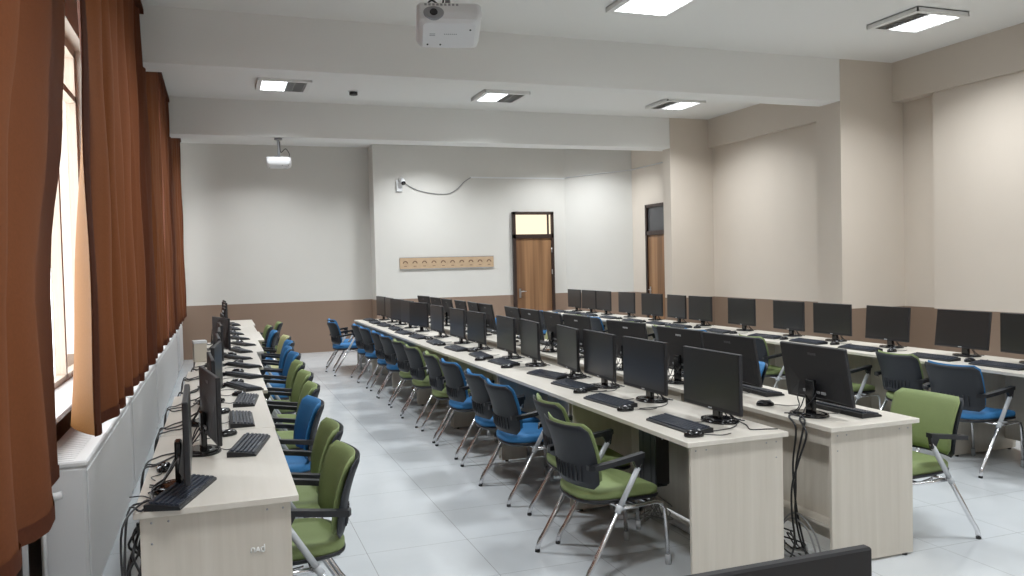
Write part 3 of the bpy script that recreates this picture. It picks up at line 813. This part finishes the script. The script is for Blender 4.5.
chair_rows = {
 'A': [(1.94, 4.02, 4, 'g'), (2.10, 4.63, -4, 'g'), (2.05, 5.46, 2, 'b'), (2.07, 6.06, -2, 'b'), (2.09, 6.90, 2, 'b'), (2.10, 7.58, -3, 'g'), (2.09, 8.37, 2, 'g'),
       (2.10, 9.07, 0, 'g'), (2.10, 9.82, 2, 'b'), (2.10, 10.45, -2, 'b'), (2.09, 11.3, 2, 'b'), (2.08, 11.92, 0, 'b'), (1.84, 12.80, 6, 'b'), (1.92, 13.45, 4, 'b')],
 'B': [(3.79, 3.74, 182, 'g'), (3.84, 5.58, 178, 'b'), (3.84, 6.65, 182, 'g'), (3.84, 7.28, 178, 'g'), (3.86, 8.2, 181, 'g'), (3.9, 8.85, 180, 'g'), (3.86, 9.65, 181, 'o'), (3.9, 11.1, 178, 'g'), (3.86, 11.85, 180, 'b'), (3.9, 12.75, 180, 'b')],
 'C': [(5.43, 4.69, 2, 'b'), (5.63, 5.41, -3, 'g'), (5.45, 6.12, 2, 'g'), (5.57, 7.36, -2, 'g'), (5.55, 8.42, 2, 'b'), (5.50, 9.1, 0, 'g'), (5.52, 10.1, 2, 'g'), (5.55, 11.22, -2, 'b'), (5.53, 11.88, 2, 'g'), (5.5, 12.7, 0, 'b'), (5.5, 13.35, 0, 'b')],
 'D': [(.30, 3.78, 181, 'g'), (.32, 4.43, 178, 'g'), (.32, 5.28, 183, 'b'), (.38, 6.0, 178, 'g'), (.41, 6.72, 181, 'g'), (.42, 7.49, 180, 'g'), (.46, 8.32, 182, 'b'), (.45, 8.98, 178, 'b'), (.52, 9.72, 180, 'b'),
       (.54, 10.47, 182, 'o'), (.46, 11.45, 180, 'b'), (.45, 12.53, 180, 'g'), (.64, 13.25, 178, 'g')]}
CR = {'A': ('chairs on the left side of the central desks', 'on the left of the central desks'), 'B': ('chairs on the right side of the central desks', 'on the right of the central desks'),
      'C': ('chairs at the right wall desks', 'at the desks along the right wall'), 'D': ('chairs at the window side desks', 'at the desks under the curtains')}
for key, L in chair_rows.items():
    for i, (x, y, a, c) in enumerate(L):
        p, cn = CH[c]
        o = inst(p, (x, y, 0), R(a))
        tag(o, '%s chair with chrome legs, %s %s' % (cn, nth(i, len(L))+' one', CR[key][1]), 'chair', CR[key][0])

# ------------------------------------------------------------------ computer towers, power strips, box
def tower(x, y, label, z=0.0):
    r = empty('computer_tower', (x, y, z)); tag(r, label, 'computer')
    ob('case', MB().box(-.19, .19, -.09, .09, .012, .40, b=.005), M['black'], r)
    ob('front_panel', MB().box(-.205, -.19, -.088, .088, .016, .396, b=.006), M['gloss'], r)
    ob('drive_slot', MB().box(-.207, -.2045, -.07, .07, .33, .35), M['grey'], r)
    ob('power_button', MB().tube([(-.204, 0, .29), (-.209, 0, .29)], .010, 14), M['grey'], r)
    for sx in (-.14, .14):
        ob('foot', MB().box(sx-.02, sx+.02, -.08, .08, 0, .012), M['rubber'], r)
    return r
o = tower(2.40, 4.25, 'black computer tower slung under the nearest desk of the left central row', .318); o.rotation_euler = (0, 0, PI/2); o.scale = (.5, .52, 1)
ob('hanger_bracket', MB().box(-.10, -.08, -.095, .095, -.004, .4065).box(.08, .10, -.095, .095, -.004, .4065), M['black'], o)
tower(5.78, 4.25, 'black computer tower under the nearest right wall desk')
def strip(x, y, rz, n, label):
    r = empty('power_strip', (x, y, 0), rz); tag(r, label, 'power strip')
    ob('strip_body', MB().box(-.03, .03, -.16, .16, 0, .035, b=.006), M['whitep'], r)
    for k in range(n): ob('socket', MB().disc((0, -.12+k*.06), .018, .018, .034, .036, 16), M['grey'], r)
    ob('switch', MB().box(-.012, .012, .128, .148, .034, .041), M['black'], r)
    for k in range(2): ob('plug', MB().box(-.016, .016, -.135+k*.12, -.105+k*.12, .036, .075, b=.005), M['black'] if k else M['whitep'], r)
strip(2.90, 3.72, R(38), 4, 'white power strip on the floor between the two central desk rows')
strip(2.50, 4.62, R(85), 4, 'white power strip on the floor under the nearest central desks')
dc = ob('cable_duct', MB().box(2.60, 2.68, 3.55, 9.0, 0, .045, b=.006), M['whitep']); tag(dc, 'long white cable duct on the floor under the central left desks', 'cable duct')
def cables(L, m, name, label, r=.004, cat='cable', group=None):
    for i, p in enumerate(L):
        o = ob(name, MB().tube(smooth_path(p, 6), r, 6), m); tag(o, label if isinstance(label, str) else label[i], cat, group)
# hanging bundle behind the nearest right-hand monitor, over the desk edge to the floor
cables([
 [(3.02, 3.700, .762), (2.972, 3.610, .755), (2.955, 3.605, .70), (2.93, 3.630, .52), (2.94, 3.650, .38), (2.93, 3.640, .22), (2.94, 3.590, .06), (2.98, 3.510, .012)],
 [(3.02, 3.730, .762), (2.972, 3.740, .756), (2.958, 3.665, .70), (2.955, 3.690, .50), (2.925, 3.640, .35), (2.955, 3.650, .20), (2.92, 3.550, .05), (2.86, 3.490, .012)],
 [(3.02, 3.670, .762), (2.972, 3.650, .756), (2.95, 3.570, .69), (2.925, 3.600, .55), (2.90, 3.630, .40), (2.92, 3.660, .24), (2.88, 3.590, .10), (2.80, 3.550, .012)]],
 M['cable'], 'power_cable', ['black cable hanging behind the nearest back-facing monitor, rightmost of three', 'black cable hanging behind the nearest back-facing monitor, middle of three', 'black cable hanging behind the nearest back-facing monitor, leftmost of three'], .0055)
cables([
 [(2.91, 3.76, .06), (2.915, 3.73, .16), (2.93, 3.66, .21), (2.96, 3.58, .16), (2.975, 3.53, .03), (2.96, 3.50, .008)],
 [(2.91, 3.76, .06), (2.92, 3.72, .19), (2.945, 3.64, .24), (2.985, 3.56, .15), (3.0, 3.52, .03), (3.0, 3.49, .008)]],
 M['gcable'], 'power_cable', ['grey cable looping up from the floor power strip, lower of two arcs', 'grey cable looping up from the floor power strip, upper of two arcs'], .0055)
def scribble(cx, cy, cz, rx, ry, rz_, n, seed):
    rn = random.Random(seed); return [(cx+rn.uniform(-rx, rx), cy+rn.uniform(-ry, ry), max(.008, cz+rn.uniform(-rz_, rz_))) for _ in range(n)]
o = ob('cable_tangle', MB().tube(smooth_path(scribble(2.93, 3.66, .07, .07, .16, .06, 16, 2), 6), .0045, 6), M['cable']); tag(o, 'tangle of black cable on the floor between the central desk rows', 'cable')
tg = MB()
for q in range(3): tg.tube(smooth_path(scribble(2.50, 4.45+.12*q, .10, .10, .20, .09, 14, 20+q), 6), .003, 5)
o = ob('cable_tangle', tg, M['gcable']); tag(o, 'tangle of thin grey cables on the floor behind the nearest green chair', 'cable')
tg = MB()
for q in range(3): tg.tube(smooth_path(scribble(5.95, 4.35, .34, .05, .28, .05, 12, 40+q), 6), .004, 5)
tg.tube(smooth_path([(5.95, 4.1, .34), (6.0, 4.2, .18), (6.0, 4.3, .01)], 6), .004, 5)
o = ob('cable_tangle', tg, M['cable']); tag(o, 'black cables drooping under the right wall desks at the right edge', 'cable')
# window side: cables on and behind the desks
rn = random.Random(11); wc = []
for i, (y, a) in enumerate(Dm):
    x0 = dxm(y)
    for q in range(3):
        y1 = y+rn.uniform(-.1, .1)
        xb = DX[min(7, max(0, int((y-3.31)/1.492)))]-.60
        wc.append([(x0-.02, y1, .80), (x0-.07, y1+rn.uniform(-.05, .05), .765), ((x0+xb)/2, y1-rn.uniform(0, .15), .757), (xb+.03, y1-rn.uniform(.1, .3), .76), (xb-.018, y1-rn.uniform(.2, .4), .75), (xb-.028, y1-.35, .5), (xb-.03, y1-.3, .2), (xb-.03+rn.uniform(-.02, .02), y1-.2, .02)])
for i in range(len(Dm)):
    mbq = MB()
    for p in wc[3*i:3*i+3]: mbq.tube(smooth_path(p, 5), .0042, 5)
    o = ob('monitor_cables', mbq, M['cable']); tag(o, 'black cables running back from the %s monitor of the window side row' % nth(i, len(Dm)), 'cable', 'cables behind the window side desks')
tg = MB()
for q in range(7): tg.tube(smooth_path([(-.30+rn.uniform(-.03, .03), 3.45+rn.uniform(-.1, .1), .70)]+[(-.33+rn.uniform(-.04, .03), 3.45+rn.uniform(-.12, .12), z) for z in (.6, .5, .4, .3, .2, .1)]+[(-.34, 3.5+rn.uniform(-.2, .2), .012)], 5), .005, 5)
for q in range(3): tg.tube(smooth_path([(-.31, 3.42, .5-.1*q), (-.40, 3.50, .36-.08*q), (-.50, 3.7, .2-.06*q), (-.56, 3.9+.2*q, .012)], 6), .005, 5)
o = ob('cable_tangle', tg, M['cable']); tag(o, 'thick bundle of black cables hanging behind the nearest window side desk', 'cable')
# thin cords lying on the near central desks
cables([
 [(2.64, 3.85, .755), (2.60, 3.70, .754), (2.50, 3.62, .754), (2.36, 3.60, .754)],
 [(2.66, 3.82, .757), (2.63, 3.66, .754), (2.58, 3.55, .754), (2.66, 3.52, .754), (2.71, 3.50, .754)],
 [(2.66, 4.55, .755), (2.60, 4.42, .754), (2.50, 4.34, .754), (2.36, 4.34, .754)],
 [(2.68, 5.2, .755), (2.60, 5.1, .754), (2.52, 5.02, .754), (2.38, 5.06, .754)]],
 M['cable'], 'desk_cord', ['thin black cord from the nearest central screen to its mouse', 'thin black cord curling to the near corner of the central desk', 'thin black cord beside the second nearest central screen', 'thin black cord beside the third nearest central screen'], .0028)
# beige carton on the window side desks
r = empty('carton', (-.20, 8.6, ZD), R(8)); tag(r, 'small beige carton standing among cables on the window side desks', 'box')
ob('box_body', MB().box(-.06, .06, -.06, .06, 0, .20, b=.003), M['beige'], r); ob('lit_top', MB().box(-.063, .063, -.063, .063, .18, .208, b=.003), M['white'], r)  # white top puts the light falling on the beige box into its colour

# ------------------------------------------------------------------ world, camera, render settings
w = bpy.data.worlds.new('world'); bpy.context.scene.world = w; w.use_nodes = True
bg = w.node_tree.nodes['Background']; bg.inputs[0].default_value = (.93, .97, 1, 1); bg.inputs[1].default_value = 6.0
cam = bpy.data.cameras.new('camera'); co = bpy.data.objects.new('camera', cam); C.objects.link(co)
f, yaw, pitch, roll, h = 814.0527, .3454, -.0308, -.0239, 1.6497
import json
cam.sensor_width = 36; cam.sensor_fit = 'HORIZONTAL'; cam.lens = f*36/1024; cam.clip_start = .05; cam.clip_end = 100
fw = Vector((math.sin(yaw)*math.cos(pitch), math.cos(yaw)*math.cos(pitch), math.sin(pitch)))
r0 = Vector((math.cos(yaw), -math.sin(yaw), 0)); u0 = r0.cross(fw)
rt = r0*math.cos(roll)+u0*math.sin(roll); up = -r0*math.sin(roll)+u0*math.cos(roll)
m = Matrix((rt, up, -fw)).transposed().to_4x4(); m.translation = (0, 0, h); co.matrix_world = m
sc = bpy.context.scene; sc.camera = co
sc.view_settings.view_transform = 'Standard'; sc.view_settings.look = 'None'; sc.view_settings.gamma = 1; sc.view_settings.exposure = 0.0
sc.view_settings.use_curve_mapping = False
sc.cycles.use_denoising = True; sc.cycles.max_bounces = 8; sc.cycles.diffuse_bounces = 5; sc.cycles.glossy_bounces = 4
sc.cycles.transparent_max_bounces = 8; sc.cycles.sample_clamp_indirect = 6; sc.cycles.caustics_reflective = False; sc.cycles.caustics_refractive = False
